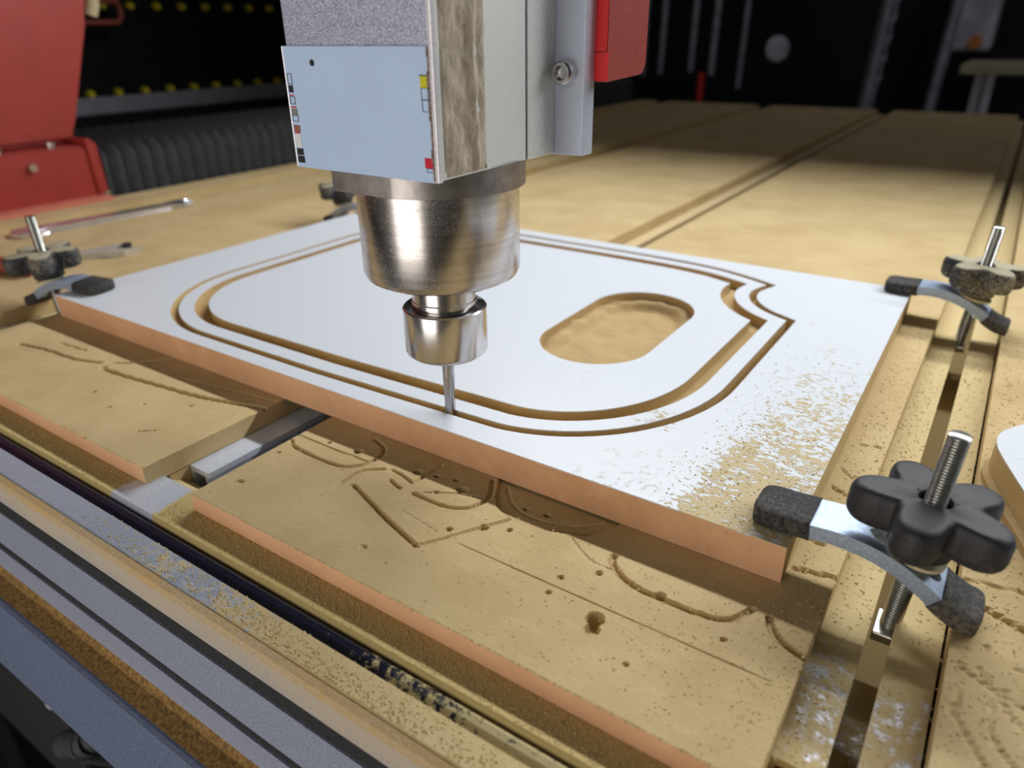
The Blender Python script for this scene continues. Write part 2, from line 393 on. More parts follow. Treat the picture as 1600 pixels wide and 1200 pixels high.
plank('spoilboard_plank', -.0755, .2025, Y0, Y1, 'milled MDF plank with shallow routed outlines under the front of the white sheet', gB, hB, pB, .0007, -.016, .36, 3)
gA = [(cm([(-.3541, -.0652), (-.3294, -.0601), (-.3114, -.0588), (-.2894, -.0567), (-.2693, -.0506)]), .0028, .0018), (cm([(-.2606, -.0459), (-.2494, -.0379), (-.231, -.0191)]), .0024, .0018),
      (cm([(-.2582, -.0552), (-.2348, -.0535), (-.2036, -.0498), (-.1634, -.0447), (-.118, -.0331)]), .0028, .0022), ([(-.330, -.048), (-.300, -.045)], .0016, .001), ([(-.2, -.036), (-.15, -.028), (-.118, -.024)], .0012, .0008)]
hA = [(-.2600, -.0540, .0022, .0022), (-.258, -.0575, .0016, .002), (-.2, -.0840, .0011, .002), (-.185, -.0705, .0009, .002), (-.1585, -.0555, .0012, .002), (-.228, -.078, .0013, .002)]
gA.append(([(-.1560, -.0905), (-.1490, -.0850)], .0011, .0012))
plank('spoilboard_plank', -.3955, -.1175, Y0, Y1, 'bare MDF plank with one long curved cut, left of the front gap', gA, hA, (), .0012, -.018, None, 4)
gC = [([(.2450, .0140), (.2667, .0056), (.300, -.004)], .0024, .0022), ([(.2450, .0255), (.268, .0290), (.30, .026)], .0014, .0012), (cm([(.262, -.030), (.258, -.046), (.264, -.060), (.278, -.070)]), .0014, .001),
      (cm([(.254, -.024), (.268, -.045), (.285, -.052)]), .0012, .001), (cm([(.2470, -.046), (.26, -.068), (.28, -.085)]), .0014, .0012), ([(.2470, -.026), (.262, -.034), (.29, -.038)], .0014, .0012), (cm([(.248, -.036), (.2495, -.044), (.247, -.050)]), .0012, .001)]
hC = [(.2560, -.012, .0012, .0015), (.266, -.018, .001, .0015), (.254, .045, .0012, .0015), (.251, .075, .001, .001), (.256, .20, .0014, .0012), (.253, .24, .0014, .0012)]
plank('spoilboard_plank', .2445, .5225, Y0, Y1, 'sawdusty MDF plank on the far right beyond the open slot, carrying the offcut', gC, hC, (), .0016, .04, .30, 5)
plank('spoilboard_plank', -.7155, -.4375, Y0, Y1, 'plain MDF plank on the left with the spanners lying on it')
plank('spoilboard_plank', -.8150, -.7575, Y0, Y1, 'narrow MDF plank along the left table edge beside the black bellows')

# ------------------------------------------------------------------ T-slot rails between the planks
def rail(xc, y0, label, mat):
    bm = bmesh.new(); zt = BED; zb = BED - .030; t = .0022
    for s in (-1, 1):
        a, b = sorted((xc + s * .0209, xc + s * .0085))
        e, f = sorted((xc + s * .0209, xc + s * .0042))
        bx(bm, e, f, y0, 2.0, zt - .0035, zt)                     # top with lip
        bx(bm, a, b, y0, 2.0, zb, zb + t)
        e, f = sorted((xc + s * .0209, xc + s * (.0209 - t))); bx(bm, e, f, y0, 2.0, zb + t, zt - .0035)
        e, f = sorted((xc + s * .0085, xc + s * (.0085 - t))); bx(bm, e, f, y0, 2.0, zb + t, zt - .0035)
    bx(bm, xc - .0085, xc + .0085, y0, 2.0, zb, zb + t)
    o = bmobj('t_slot_rail', bm, mat)
    return tag(o, label, 'rail', 'T-slot clamping rails in the router table')
rail(.2226, -.0885, 'dust-caked T-slot rail holding both clamps on the right', 'rail_dusty')
rail(-.0965, -.0865, 'clean bare T-slot rail with its front end showing in the gap between planks', 'rail_clean')
rail(-.4165, -.0865, 'T-slot rail holding the left clamp and the clamp behind the spindle', 'rail_dusty')
rail(-.7365, -.0865, 'leftmost T-slot rail beside the narrow edge plank', 'rail_dusty')

bed = empty('table_bed', (0, 0, 0)); tag(bed, 'dusty brown machine bed seen through the gap between the planks', 'machine bed')
box('bed_plate', 'beam_ledge', (-.84, .60, -.1000, 2.0, -.0600, -.0418), bed)
for a_, b_ in ((-.8140, -.7580), (-.7150, -.4380), (-.3950, -.1180), (-.0750, .2020), (.2450, .5220)):
    box('support_batten', 'mdf', (a_, b_, -.0985, 1.99, -.0417, BED - .0004), bed)
# ------------------------------------------------------------------ front beam (extrusion along the table front)
fb = empty('front_beam', (0, 0, 0)); tag(fb, 'grey aluminium extrusion along the table front with black slot strips', 'machine beam')
XA, XB = -1.0, .75
def bar_prof(name, prof, mat, mats=None, parent=fb, label=None, smooth=False):
    """closed (y,z) profile extruded along X"""
    n = len(prof); V = [(XA, y, z) for y, z in prof] + [(XB, y, z) for y, z in prof]
    F = [[i, (i + 1) % n, n + (i + 1) % n, n + i] for i in range(n)] + [list(range(n))[::-1], list(range(n, 2 * n))]
    o = mobj(name, V, F, mat, parent, (mats + [0, 0]) if mats else None)
    bm = bmesh.new(); bm.from_mesh(o.data); bmesh.ops.recalc_face_normals(bm, faces=bm.faces); bm.to_mesh(o.data); bm.free()
    if label: o['label'] = label
    return o
bar_prof('rear_lip', [(-.1020, -.0100), (-.1258, -.0100), (-.1268, -.0110), (-.1268, -.030), (-.1020, -.030)], 'beam_lip', label='flat rear lip coated in pale sawdust')
bar_prof('dust_fill', [(-.0885, -.0400), (-.0885, -.0210), (-.0950, -.0170), (-.1019, -.0135), (-.1019, -.0400)], 'mdf', label='dust heaped behind the rear lip')
bar_prof('slot_cover', [(-.1268, -.0150), (-.1278, -.0130), (-.1300, -.0118), (-.1325, -.0122), (-.1350, -.0138), (-.1362, -.0160), (-.1362, -.030), (-.1268, -.030)], 'cover_black', label='rounded glossy black slot cover')
bar_prof('top_plate', [(-.1362, -.0116), (-.1478, -.0120), (-.1490, -.0132), (-.1490, -.030), (-.1362, -.030)], 'beam_top', label='smooth blue-grey top strip, sawdust thickening to the right')
yf = -.1490
bar_prof('dust_line', [(yf, -.0125), (yf - .0022, -.0150), (yf - .0030, -.0185), (yf, -.0190)], 'beam_dust', label='line of coarse tan sawdust under the top strip')
bar_prof('upper_face', [(yf, -.0150), (yf - .0022, -.0180), (yf - .0032, -.0305), (yf, -.0305)], 'beam_face_fade', label='upper band of the front face under a fading film of tan dust')
bar_prof('slot_strip', [(yf - .0022, -.0305), (yf - .0022, -.0410), (yf + .004, -.0410), (yf + .004, -.0305)], 'black_strip', label='upper black strip filling a slot')
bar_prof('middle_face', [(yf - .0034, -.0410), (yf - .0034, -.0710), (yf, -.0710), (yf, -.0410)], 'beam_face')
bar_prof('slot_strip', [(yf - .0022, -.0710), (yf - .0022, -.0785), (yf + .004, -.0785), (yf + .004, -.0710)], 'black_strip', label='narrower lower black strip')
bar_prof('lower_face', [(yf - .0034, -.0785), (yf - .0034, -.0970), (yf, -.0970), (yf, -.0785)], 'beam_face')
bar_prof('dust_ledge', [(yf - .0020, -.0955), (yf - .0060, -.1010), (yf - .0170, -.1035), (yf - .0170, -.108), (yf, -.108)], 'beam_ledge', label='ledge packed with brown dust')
bar_prof('bottom_face', [(yf - .0162, -.1030), (yf - .0182, -.1040), (yf - .0182, -.1830), (yf, -.1830), (yf, -.1030)], 'beam_low_shade', label='blue-grey bottom band, shade painted into its colour')
bar_prof('beam_core', [(-.1260, -.030), (yf + .001, -.030), (yf + .001, -.180), (-.1260, -.180)], 'black_strip')

# machine frame below the table front
mf = empty('machine_stand', (-.5, -.05, -.80)); tag(mf, 'dark dusty steel frame standing in the gloom under the table front', 'machine frame')
def local(o, p): o.location = -Vector(p.location); return o
local(box('frame_panel', 'base_grey', (-.62, -.340, -.130, -.050, -.46, -.285), mf, .004), mf)
local(box('frame_rail', 'black', (-1.0, .7, -.045, .0, -.40, -.20), mf, .004), mf)
local(box('frame_leg', 'black', (-.70, -.62, -.120, -.050, -.80, -.285), mf, .004), mf)
local(box('frame_bracket', 'bg_pale', (-.336, -.326, -.140, -.128, -.296, -.262), mf, .003), mf)
bm = bmesh.new(); tube(bm, [tuple(p) for p in catmull([(-.335, -.10, -.40), (-.330, -.135, -.345), (-.300, -.140, -.312), (-.262, -.138, -.285), (-.255, -.10, -.27), (-.25, -.045, -.27)], 5)], .011, 14); local(bmobj('motor_cable', bm, 'bellows', mf, True), mf)
bm = bmesh.new()
for i in range(3): cyl(bm, (-.352 + i * .009, -.140, -.270 - i * .004), (-.352 + i * .009, -.128, -.270 - i * .004), .0042, seg=12)
bx(bm, -.362, -.328, -.129, -.120, -.292, -.262)
local(lab(bmobj('terminal_block', bm, 'mdf_edge', mf), 'small copper-coloured fitting'), mf)

# ================================================================== WORKPIECE
def offset_loop(P, d):
    """inward offset of a counter-clockwise loop"""
    P = np.array(P); n = len(P); out = []
    for i in range(n):
        a = P[i] - P[i - 1]; b = P[(i + 1) % n] - P[i]
        a /= np.linalg.norm(a) + 1e-12; b /= np.linalg.norm(b) + 1e-12
        na = np.array([-a[1], a[0]]); nb = np.array([-b[1], b[0]])
        m = na + nb; m /= np.linalg.norm(m) + 1e-12
        out.append(P[i] + m * d / max(.42, float(m @ na)))
    out = np.array(out)
    # drop points that ran back over themselves, or that came too close to the source loop
    keep = []
    for i in range(n):
        dd = seg_dist(np.array([out[i, 0]]), np.array([out[i, 1]]), [tuple(q) for q in P] + [tuple(P[0])])[0]
        if dd > abs(d) * .985: keep.append(out[i])
    return np.array(keep)
def ell(cx, cy, rx, ry, a0, a1, n=16):
    return [(cx + rx * math.cos(math.radians(a0 + (a1 - a0) * k / n)), cy + ry * math.sin(math.radians(a0 + (a1 - a0) * k / n))) for k in range(n + 1)]
def densify(P, mx=.008):
    out = []
    for i in range(len(P)):
        a = np.array(P[i]); b = np.array(P[(i + 1) % len(P)]); k = max(1, int(np.linalg.norm(b - a) / mx))
        for j in range(k): out.append(tuple(a + (b - a) * j / k))
    return out
O1 = []
O1 += ell(-.215, .098, .107, .106, 180, 270)                       # front left corner
O1 += [(-.10, -.0075), (-.04, -.0055), (.0, -.0040)]
O1 += ell(.020, .110, .101, .1135, 276, 360, 20)                   # front right corner
O1 += [(.1215, .2365)]                                             # sharp ear
O1 += [tuple(p) for p in catmull([(.1215, .2365), (.1000, .2485), (.0865, .2640), (.0815, .2830), (.0880, .3070)], 6)][1:]
O1 += [tuple(p) for p in catmull([(.0880, .3070), (.060, .3195), (.030, .3290), (-.01, .3335), (-.06, .3350)], 5)][1:]
O1 += ell(-.222, .235, .100, .100, 90, 180)
O1 = densify(O1)
# remove duplicates
U = [O1[0]]
for p in O1[1:]:
    if math.hypot(p[0] - U[-1][0], p[1] - U[-1][1]) > 5e-4: U.append(p)
O1 = np.array(U)
O1i = offset_loop(O1, .0058); O2 = offset_loop(O1, .0165); O2i = offset_loop(O1, .0270)
PK = np.array(ell(.0205, .201, .0375, .0375, 0, 180, 24) + ell(.0205, .1290, .0375, .0375, 180, 360, 24))
RECT = np.array([(-.387, -.0183), (.1840, -.0183), (.1800, .3515), (-.389, .3515)])
wp = empty('routed_sheet', (0, 0, 0)); tag(wp, 'white laminated MDF sheet being routed, with two curved grooves and an oval pocket', 'sheet')
def region(outer, hole, z):
    polys = [[Vector((x, y, 0)) for x, y in outer]] + ([[Vector((x, y, 0)) for x, y in hole]] if hole is not None else [])
    pts = [(p.x, p.y, z) for q in polys for p in q]
    return pts, [list(t) for t in tessellate_polygon(polys)]
def add(V, F, FM, pts, faces, mi):
    b = len(V); V += pts; F += [[i + b for i in f] for f in faces]; FM += [mi] * len(faces)
def wall(V, F, FM, loop, z0, z1, mi):
    n = len(loop); b = len(V); V += [(x, y, z0) for x, y in loop] + [(x, y, z1) for x, y in loop]
    F += [[b + i, b + (i + 1) % n, b + n + (i + 1) % n, b + n + i] for i in range(n)]; FM += [mi] * n
ZT, ZS = .018, .0174
V, F, FM = [], [], []
add(V, F, FM, *region(RECT, None, .0002), 0)
wall(V, F, FM, RECT, .0002, ZS, 1)
for a, b, zf in ((O1, O1i, .0095), (O2, O2i, .0105)):
    pts, fc = region(a, b, zf)
    if zf < .01:      # the outer groove is still shallow and dusty on its left half
        pts = [(x, y, zf - .001 + .0062 * min(1, max(0, (-.01 - x) / .12))) for x, y, z in pts]
    add(V, F, FM, pts, fc, 0); wall(V, F, FM, a, zf - .001, ZS, 0); wall(V, F, FM, b, zf - .001, ZS, 0)
wall(V, F, FM, PK, .0060, ZS, 0)
for i, f in enumerate(F):
    if FM[i] == 1 and min(V[k][0] for k in f) > .15: FM[i] = 2
core = mobj('mdf_core', V, F, ['mdf_core', 'mdf_edge', 'mdf'], wp, FM)
def skin(name, outer, hole, label):
    V, F, FM = [], [], []
    add(V, F, FM, *region(outer, hole, ZT), 0); wall(V, F, FM, outer, ZS, ZT, 0)
    if hole is not None: wall(V, F, FM, hole, ZS, ZT, 0)
    return lab(mobj(name, V, F, ['laminate'], wp), label)
skin('white_face', RECT, O1, 'outer white face with sawdust over its right side')
skin('white_face', O1i, O2, 'narrow white band between the two grooves')
skin('white_face', O2i, PK, 'inner white face with the oval pocket')
# dusty pocket floor, uneven, with a sloping bank of dust along the back and left wall
nx_, ny_ = 40, 72
xs = np.linspace(-.020, .061, nx_); ys = np.linspace(.088, .242, ny_)
X, Y = np.meshgrid(xs, ys)
yc = np.clip(Y, .1290, .201); dw = .0375 - np.hypot(X - .0205, Y - yc)
def smooth_noise(shape, k, seed):
    r = np.random.default_rng(seed).normal(0, 1, shape)
    for _ in range(k): r = (r + np.roll(r, 1, 0) + np.roll(r, -1, 0) + np.roll(r, 1, 1) + np.roll(r, -1, 1)) / 5
    return r / r.std()
back = np.clip(.5 + (-(X - .0205) * .8 + (Y - .165) * .55) / .04, 0, 1)
H = .0058 + .0003 * smooth_noise(X.shape, 5, 2) + back * np.clip((.011 - dw) / .005, 0, 1) * (.0062 + .0007 * smooth_noise(X.shape, 6, 5))
idx = np.arange(nx_ * ny_).reshape(ny_, nx_); ok = dw > -.003
Fp = [[idx[j, i], idx[j, i + 1], idx[j + 1, i + 1], idx[j + 1, i]] for j in range(ny_ - 1) for i in range(nx_ - 1) if ok[j, i] or ok[j + 1, i + 1]]
lab(mobj('pocket_floor', np.stack([X.ravel(), Y.ravel(), H.ravel()], 1).tolist(), Fp, 'mdf_core', wp, None, True), 'dusty uneven floor of the oval pocket')

# offcut on the right
oc = empty('offcut', (0, 0, 0)); tag(oc, 'white-faced MDF offcut with a rounded corner lying at the right edge of the table', 'offcut')
OC = [(.4200, -.1400 + .06), (.4200, .3100)] + [(.300, .2080)] + [tuple(p) for p in catmull([(.2640, .1560), (.2545, .1430), (.2490, .1320), (.2478, .1200), (.2510, .1060), (.2580, .0850)], 4)] + [(.300, -.030), (.34, -.08)]
bm = bmesh.new(); prism(bm, OC, .0003, .0172); bmobj('offcut_core', bm, 'mdf', oc)
bm = bmesh.new(); prism(bm, OC, .0172, .0180); bmobj('white_face', bm, 'laminate', oc)
bm = bmesh.new(); prism(bm, [(x - .0025 + .00, y - .004) for x, y in OC], .0002, .0035); lab(bmobj('dust_bank', bm, 'mdf_core', oc), 'bank of sawdust along the foot of the offcut')

# ================================================================== SPINDLE HEAD
sp = empty('router_spindle_head', (0, 0, 0)); tag(sp, 'steel router spindle in a grey housing with a bit cutting the white sheet', 'router spindle')
HX, HY0, HY1, HZ, HT = .0400, -.0455, .0394, .1505, .34
bm = bmesh.new(); bx(bm, -HX, HX, HY0, .0150, HZ, HT, 0, .0012)
ho = bmobj('housing', bm, ['housing_front', 'housing_side'], sp)
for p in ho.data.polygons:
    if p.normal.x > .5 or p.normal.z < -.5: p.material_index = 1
bm = bmesh.new(); bx(bm, -HX, HX - .0003, .0164, HY1, HZ, HT, 0, .0004); lab(bmobj('housing_rear', bm, 'housing_side', sp), 'rear half of the housing behind a thin dark seam')
box('seam', 'groove_dark', (-HX + .002, HX - .0012, .0148, .0166, HZ + .0005, HT - .001), sp)
bm = bmesh.new(); bx(bm, -.0547, .0547, HY1, .0495, HZ - .0004, HT, 0, .0006); lab(bmobj('mounting_plate', bm, 'z_plate', sp), 'blue-grey mounting plate behind the housing')
# socket screw on the mounting plate
def ring_screw(y, x, z, r, L):
    bm = lathe([(0, -.002), (r, -.002), (r, L - .0008), (r - .0008, L), (r * .62, L), (r * .55, L - .0006), (r * .50, L - .0030), (0, L - .0034)], 32)
    bmesh.ops.rotate(bm, verts=bm.verts, cent=(0, 0, 0), matrix=Matrix.Rotation(PI / 2, 3, 'X'))
    bmesh.ops.translate(bm, verts=bm.verts, vec=(x, y, z)); return bm
lab(bmobj('socket_screw', ring_screw(HY1, .0462, .1858, .0051, .0066), 'steel', sp, True, 30), 'steel socket-head screw')
# red cover behind the plate
def cover():
    bm = bmesh.new()
    pr = [(.0497, .1815), (.0497, HT), (.0905, HT), (.0905, .1900)] + [(.0840 + .0065 * math.cos(a), .1900 - .0070 * math.sin(a)) for a in np.linspace(.2, PI / 2, 6)]
    lo = [bm.verts.new((.020, y, z)) for y, z in pr]; hi = [bm.verts.new((.0606, y, z)) for y, z in pr]; n = len(pr)
    bm.faces.new(lo[::-1]); bm.faces.new(hi)
    for i in range(n): bm.faces.new((lo[i], lo[(i + 1) % n], hi[(i + 1) % n], hi[i]))
    return bm
lab(bmobj('red_cover', cover(), 'red_dull', sp), 'dusty red sheet cover behind the plate')
bm = bmesh.new(); bx(bm, .0545, .0603, .0488, .0500, .1942, HT); bx(bm, .0545, .0609, .0486, .0500, .1820, .1938); lab(bmobj('red_edge_strip', bm, 'red_bright', sp), 'bright red front edge of the cover')
# white front plate with printed marks
fp = box('front_plate', 'label_white', (-.0402, .0382, -.0472, HY0 + .0003, .1500, .1984), sp, .0003); lab(fp, 'pale blue-white front plate, blank but for small printed marks at both edges')
bm = bmesh.new(); cyl(bm, (-.0231, -.0474, .1922), (-.0231, -.0471, .1922), .0013, seg=20); cyl(bm, (-.0228, -.04755, .1921), (-.0228, -.0473, .1921), .0006, seg=12); lab(bmobj('screw_hole', bm, 'print_black', fp), 'small black screw hole')
def mark(name, mat, x0, x1, z0, z1, frame=False):
    bm = bmesh.new(); y0, y1 = -.0474, -.0471; t = .00022
    if frame:
        bx(bm, x0, x1, y0, y1, z0, z0 + t); bx(bm, x0, x1, y0, y1, z1 - t, z1); bx(bm, x0, x0 + t, y0, y1, z0, z1); bx(bm, x1 - t, x1, y0, y1, z0, z1)
    else: bx(bm, x0, x1, y0, y1, z0, z1)
    return bmobj(name, bm, mat, fp)
mark('yellow_mark', 'yellow', .0337, .0370, .1844, .1886); mark('mark_cap', 'print_black', .0334, .0370, .1884, .1888)
mark('outline_mark', 'print_black', .0339, .0372, .1802, .1844, True); mark('outline_mark', 'print_black', .0341, .0373, .1760, .1803, True)
mark('red_mark', 'print_red', .0337, .0377, .1556, .1594); mark('outline_mark', 'print_black', .0345, .0378, .1540, .1556, True)
for nm, mt, x1, z0, z1, fr in (('outline_mark', 'print_black', -.0365, .1838, .1880, True), ('black_mark', 'print_black', -.0365, .1806, .1834, False), ('red_mark', 'print_red', -.0368, .1792, .1797, False),
        ('outline_mark', 'print_black', -.0362, .1760, .1790, True), ('red_mark', 'print_red', -.0362, .1745, .1751, False), ('grey_mark', 'print_grey', -.0357, .1716, .1742, False), ('outline_mark', 'print_black', -.0356, .1690, .1716, True),
        ('brown_mark', 'print_brown', -.0354, .1648, .1676, False), ('red_mark', 'print_red', -.0358, .1642, .1647, False), ('white_mark', 'print_white', -.0356, .1585, .1640, False), ('black_mark', 'print_black', -.0352, .1552, .1580, False), ('black_mark', 'print_black', -.0350, .1520, .1549, False)):
    mark(nm, mt, -.0392, x1, z0, z1, fr)
box('metal_edge', 'label_edge', (.0382, HX + .0004, -.0474, -.0448, HZ - .0004, HT), sp, .0005)['label'] = 'bright bare metal corner edge'
bm = bmesh.new(); r_ = random.Random(4); z = .1508
while z < .1975:
    h = r_.uniform(.0016, .0046); bx(bm, .0378 - r_.uniform(0, .0007), .0386, -.0475, -.0470, z, z + h); z += h + .0002
lab(bmobj('torn_edge', bm, 'label_torn', sp), 'ragged brown edge of the plate')
box('metal_edge', 'label_edge', (-.0408, -.0399, -.0473, -.0440, .1500, .1984), sp, .0004)
# dusty adhesive strip on the side
nz, nyy = 90, 26
zs = np.linspace(.1515, HT, nz); ya = np.linspace(-.0432, -.0155, nyy)
A, B = np.meshgrid(ya, zs)
h = .0007 + .00030 * smooth_noise(A.shape, 3, 8) + .0015 * np.exp(-((A + .0245 - .0012 * np.sin(B * 90)) / .0022) ** 2) - .0005 * np.exp(-((A + .0208) / .0008) ** 2)
h[:, 0] = 0; h[:, -1] = 0; h[0, :] = 0
idx = np.arange(nz * nyy).reshape(nz, nyy)
Fp = [[idx[j, i], idx[j, i + 1], idx[j + 1, i + 1], idx[j + 1, i]] for j in range(nz - 1) for i in range(nyy - 1)]
lab(mobj('adhesive_strip', np.stack([np.full(A.size, HX) + h.ravel(), A.ravel(), B.ravel()], 1).tolist(), Fp, 'adhesive', sp, None, True), 'strip of dusty brown adhesive residue on the side')
# flange: disc with a square front-left lug
FL = [(.0085, -.0405), (-.0268, -.0405), (-.0268, -.030)] + [(.0412 * math.cos(a), .0412 * math.sin(a)) for a in np.linspace(math.radians(-140), math.radians(-440), 60)][0:]
FL = [(.0075, -.0405), (-.0268, -.0405), (-.0290, -.0290)] + [(.0413 * math.cos(a), .0413 * math.sin(a)) for a in np.linspace(math.radians(225), math.radians(-77), 70)]
bm = bmesh.new(); prism(bm, FL[::-1], .1397, .1508); bmobj('flange', bm, 'flange', sp, True, 25)
R = .0383
bmobj('spindle_nose', lathe([(R, .1400), (R, .0995), (R - .0012, .0968), (R - .0040, .0952), (R - .0085, .0946), (.0165, .0946)], 96), 'nose', sp, True, 35)
bmobj('spindle_shaft', lathe([(.0160, .0960), (.0160, .0830), (.0166, .0825), (.0166, .0805), (.0152, .0800), (.0152, .0770)], 64), 'steel', sp, True, 35)
bmobj('collet_nut', lathe([(.0150, .0775), (.0158, .0790), (.0206, .0790), (.0213, .0783), (.0213, .0560), (.0206, .0545), (.0190, .0532), (.0060, .0530), (.0060, .0560), (.0024, .0560)], 80), 'steel', sp, True, 35)
bm = lathe([(0, .0570), (.0031, .0570), (.0031, .0330), (.0028, .0300), (.0028, .0085), (0, .0085)], 28)
bmobj('router_bit', bm, 'bit', sp, True, 40)

# ================================================================== CLAMPS
def thread_bm(L, r=.0039, pitch=.00125, seg=20):
    n = int(L / pitch); prof = [(0, 0), (r * .8, 0)]
    for k in range(n): prof += [(r * .86, k * pitch + pitch * .25), (r, k * pitch + pitch * .75)]
    prof += [(r * .85, L), (0, L)]
    return lathe(prof, seg)
def knob_bm():
    bm = bmesh.new(); N = 120
    def rad(t): c = math.cos(5 * t); return .0232 + .0060 * c - .0007 * math.cos(10 * t)
    lay = [(.0, -.0005), (.0012, .0), (.0, .0)]
    # (inset, z): bottom to top with rounded rims
    st = [(.012, 0), (.0040, 0), (.0018, .0008), (.0005, .0026), (0, .0050), (0, .0112), (.0004, .0129), (.0012, .0142), (.0024, .0150), (.0040, .01535), (.0058, .0154), (.0120, .0154)]
    rings = []
    for ins, z in st:
        ring = []
        for i in range(N):
            t = 2 * PI * i / N; r = rad(t)
            k = max(.0062, r - ins * (0.8 + .2 * (r / .0285)))
            ring.append(bm.verts.new((k * math.cos(t), k * math.sin(t), z)))
        rings.append(ring)
    for rr, z in ((.0066, .0150), (.0060, .0146), (.0058, .0090), (.0036, .0088)):
        rings.append([bm.verts.new((rr * math.cos(2 * PI * i / N), rr * math.sin(2 * PI * i / N), z)) for i in range(N)])
    for a, b in zip(rings, rings[1:]):
        for i in range(N): bm.faces.new((a[i], a[(i + 1) % N], b[(i + 1) % N], b[i]))
    # hub below
    hub = [(.0125, .0), (.0118, -.0020), (.0112, -.0070), (.0105, -.0076), (.004, -.0076)]
    hr = [rings[0]] + [[bm.verts.new((q * math.cos(2 * PI * i / N), q * math.sin(2 * PI * i / N), z)) for i in range(N)] for q, z in hub]
    for a, b in zip(hr, hr[1:]):
        for i in range(N): bm.faces.new((a[i], b[i], b[(i + 1) % N], a[(i + 1) % N]))
    return bm
# arm centre line (x,z) with the bolt at x=0, foot towards +x
CL = [(-.0600, .0222), (-.0480, .0222), (-.0390, .0226), (-.0270, .0234), (-.0150, .0221), (-.0040, .0186), (.0060, .0130), (.0130, .0080), (.0200, .0047), (.0262, .0040)]
CLs = np.array(catmull(CL, 10))
def frames(pts):
    T = np.gradient(pts, axis=0); T /= np.linalg.norm(T, axis=1)[:, None]; return T, np.stack([-T[:, 1], T[:, 0]], 1)
def arm_bm():
    i0, i1 = 12, 72
    P = CLs[i0:i1 + 1]; T, Nn = frames(P); w, th = .0104, .0032
    hx0, hx1, hr = -.0165, .0090, .0046
    bm = bmesh.new(); strips = {}
    for side in (-1, 1):
        rows = []
        for k in range(len(P)):
            x = P[k, 0]
            if hx0 <= x <= hx1:
                e = min(x - hx0, hx1 - x); hh = hr if e >= hr else math.sqrt(max(0, hr * hr - (hr - e) ** 2))
            else: hh = 0.
            row = []
            for (yy, s) in ((w, 1), (hh, 1), (hh, -1), (w, -1)):
                dz = th if abs(yy) < w or True else th
                q = P[k] + Nn[k] * dz * s
                row.append(bm.verts.new((q[0], side * yy, q[1])))
            rows.append(row)
        for a, b in zip(rows, rows[1:]):
            for j in range(4): bm.faces.new((a[j], a[(j + 1) % 4], b[(j + 1) % 4], b[j]))
        bm.faces.new(rows[0]); bm.faces.new(rows[-1])
    bmesh.ops.remove_doubles(bm, verts=bm.verts, dist=1e-6)
    return bm
def cap_bm(i0, i1, w, th, flip):
    P = CLs[i0:i1 + 1]; T, Nn = frames(P); n = len(P); bm = bmesh.new(); rings = []; S = 28
    order = range(n)
    for k in order:
        f = (n - 1 - k) / (n - 1) if flip else k / (n - 1)          # 0 at the closed outer end
        s = 1. if f > .30 else (.55 + .45 * math.sqrt(max(0, 1 - (1 - f / .30) ** 2)))
        ring = []
        for j in range(S):
            a = 2 * PI * j / S; c, d = math.cos(a), math.sin(a); e = .38
            yy = w * s * abs(c) ** e * (1 if c > 0 else -1); zz = th * (.45 + .55 * s) * abs(d) ** e * (1 if d > 0 else -1)
            q = P[k] + Nn[k] * zz; ring.append(bm.verts.new((q[0], yy, q[1])))
        rings.append(ring)
    for a, b in zip(rings, rings[1:]):
        for j in range(S): bm.faces.new((a[j], a[(j + 1) % S], b[(j + 1) % S], b[j]))
    bm.faces.new(rings[0]); bm.faces.new(rings[-1]); return bm
LEAN = math.radians(2.9)
cl = empty('hold_down_clamp', (.2262, .0006, 0))
bo = bmobj('threaded_bolt', thread_bm(.094), 'zinc', cl, True, 60); bo.location = (-.0016, 0, -.0190); bo.rotation_euler = (0, LEAN, 0)
kn = bmobj('star_knob', knob_bm(), 'plastic', cl, True, 50); kn.location = (.0010, 0, .0322); kn.rotation_euler = (math.radians(1), LEAN, math.radians(-44 + 90))
kn.rotation_mode = 'XYZ'
wa = bmobj('washer', lathe([(.0042, .0), (.0108, .0), (.0108, .0014), (.0042, .0014), (.0042, .0)], 40), 'cream', cl, True, 30); wa.location = (.0004, 0, .0219); wa.rotation_euler = (0, math.radians(12), 0)
lab(wa, 'cream fibre washer')
bmobj('clamp_arm', arm_bm(), 'arm', cl)['label'] = 'bent zinc-plated bar with a slotted hole'
bmobj('rubber_cap', cap_bm(0, 22, .0118, .0045, False), 'rubber', cl, True, 50)
bmobj('rubber_cap', cap_bm(66, 90, .0118, .0043, True), 'rubber', cl, True, 50)
tn = box('slot_nut', 'zinc', (-.0068, .0032, -.0080, .0080, -.0200, -.0155), cl, .0006)
tag(cl, 'nearest clamp, its black star knob large at the lower right, gripping the front corner', 'clamp', 'hold-down clamps around the white sheet')
def clamp_copy(loc, rz, kz, label, dusty=True):
    c = copy_tree(cl); c.location = loc; c.rotation_euler = (0, 0, rz); c['label'] = label
    for ch in c.children:
        if ch.name.startswith('star_knob'):
            ch.rotation_euler = (0, LEAN, kz)
            if dusty:
                ch.data = ch.data.copy(); ch.data.materials[0] = M['plastic_dusty']
    return c
clamp_copy((.2212, .3440, 0), math.radians(-2), math.radians(20), 'dust-topped clamp on the far right corner of the white sheet')
clamp_copy((-.4155, -.0060, 0), PI + math.radians(13), math.radians(64), 'clamp at the left end of the white sheet with its bolt leaning left')
clamp_copy((-.4165, .3250, 0), PI + math.radians(4), math.radians(10), 'clamp half hidden behind the spindle at the back left corner of the sheet')

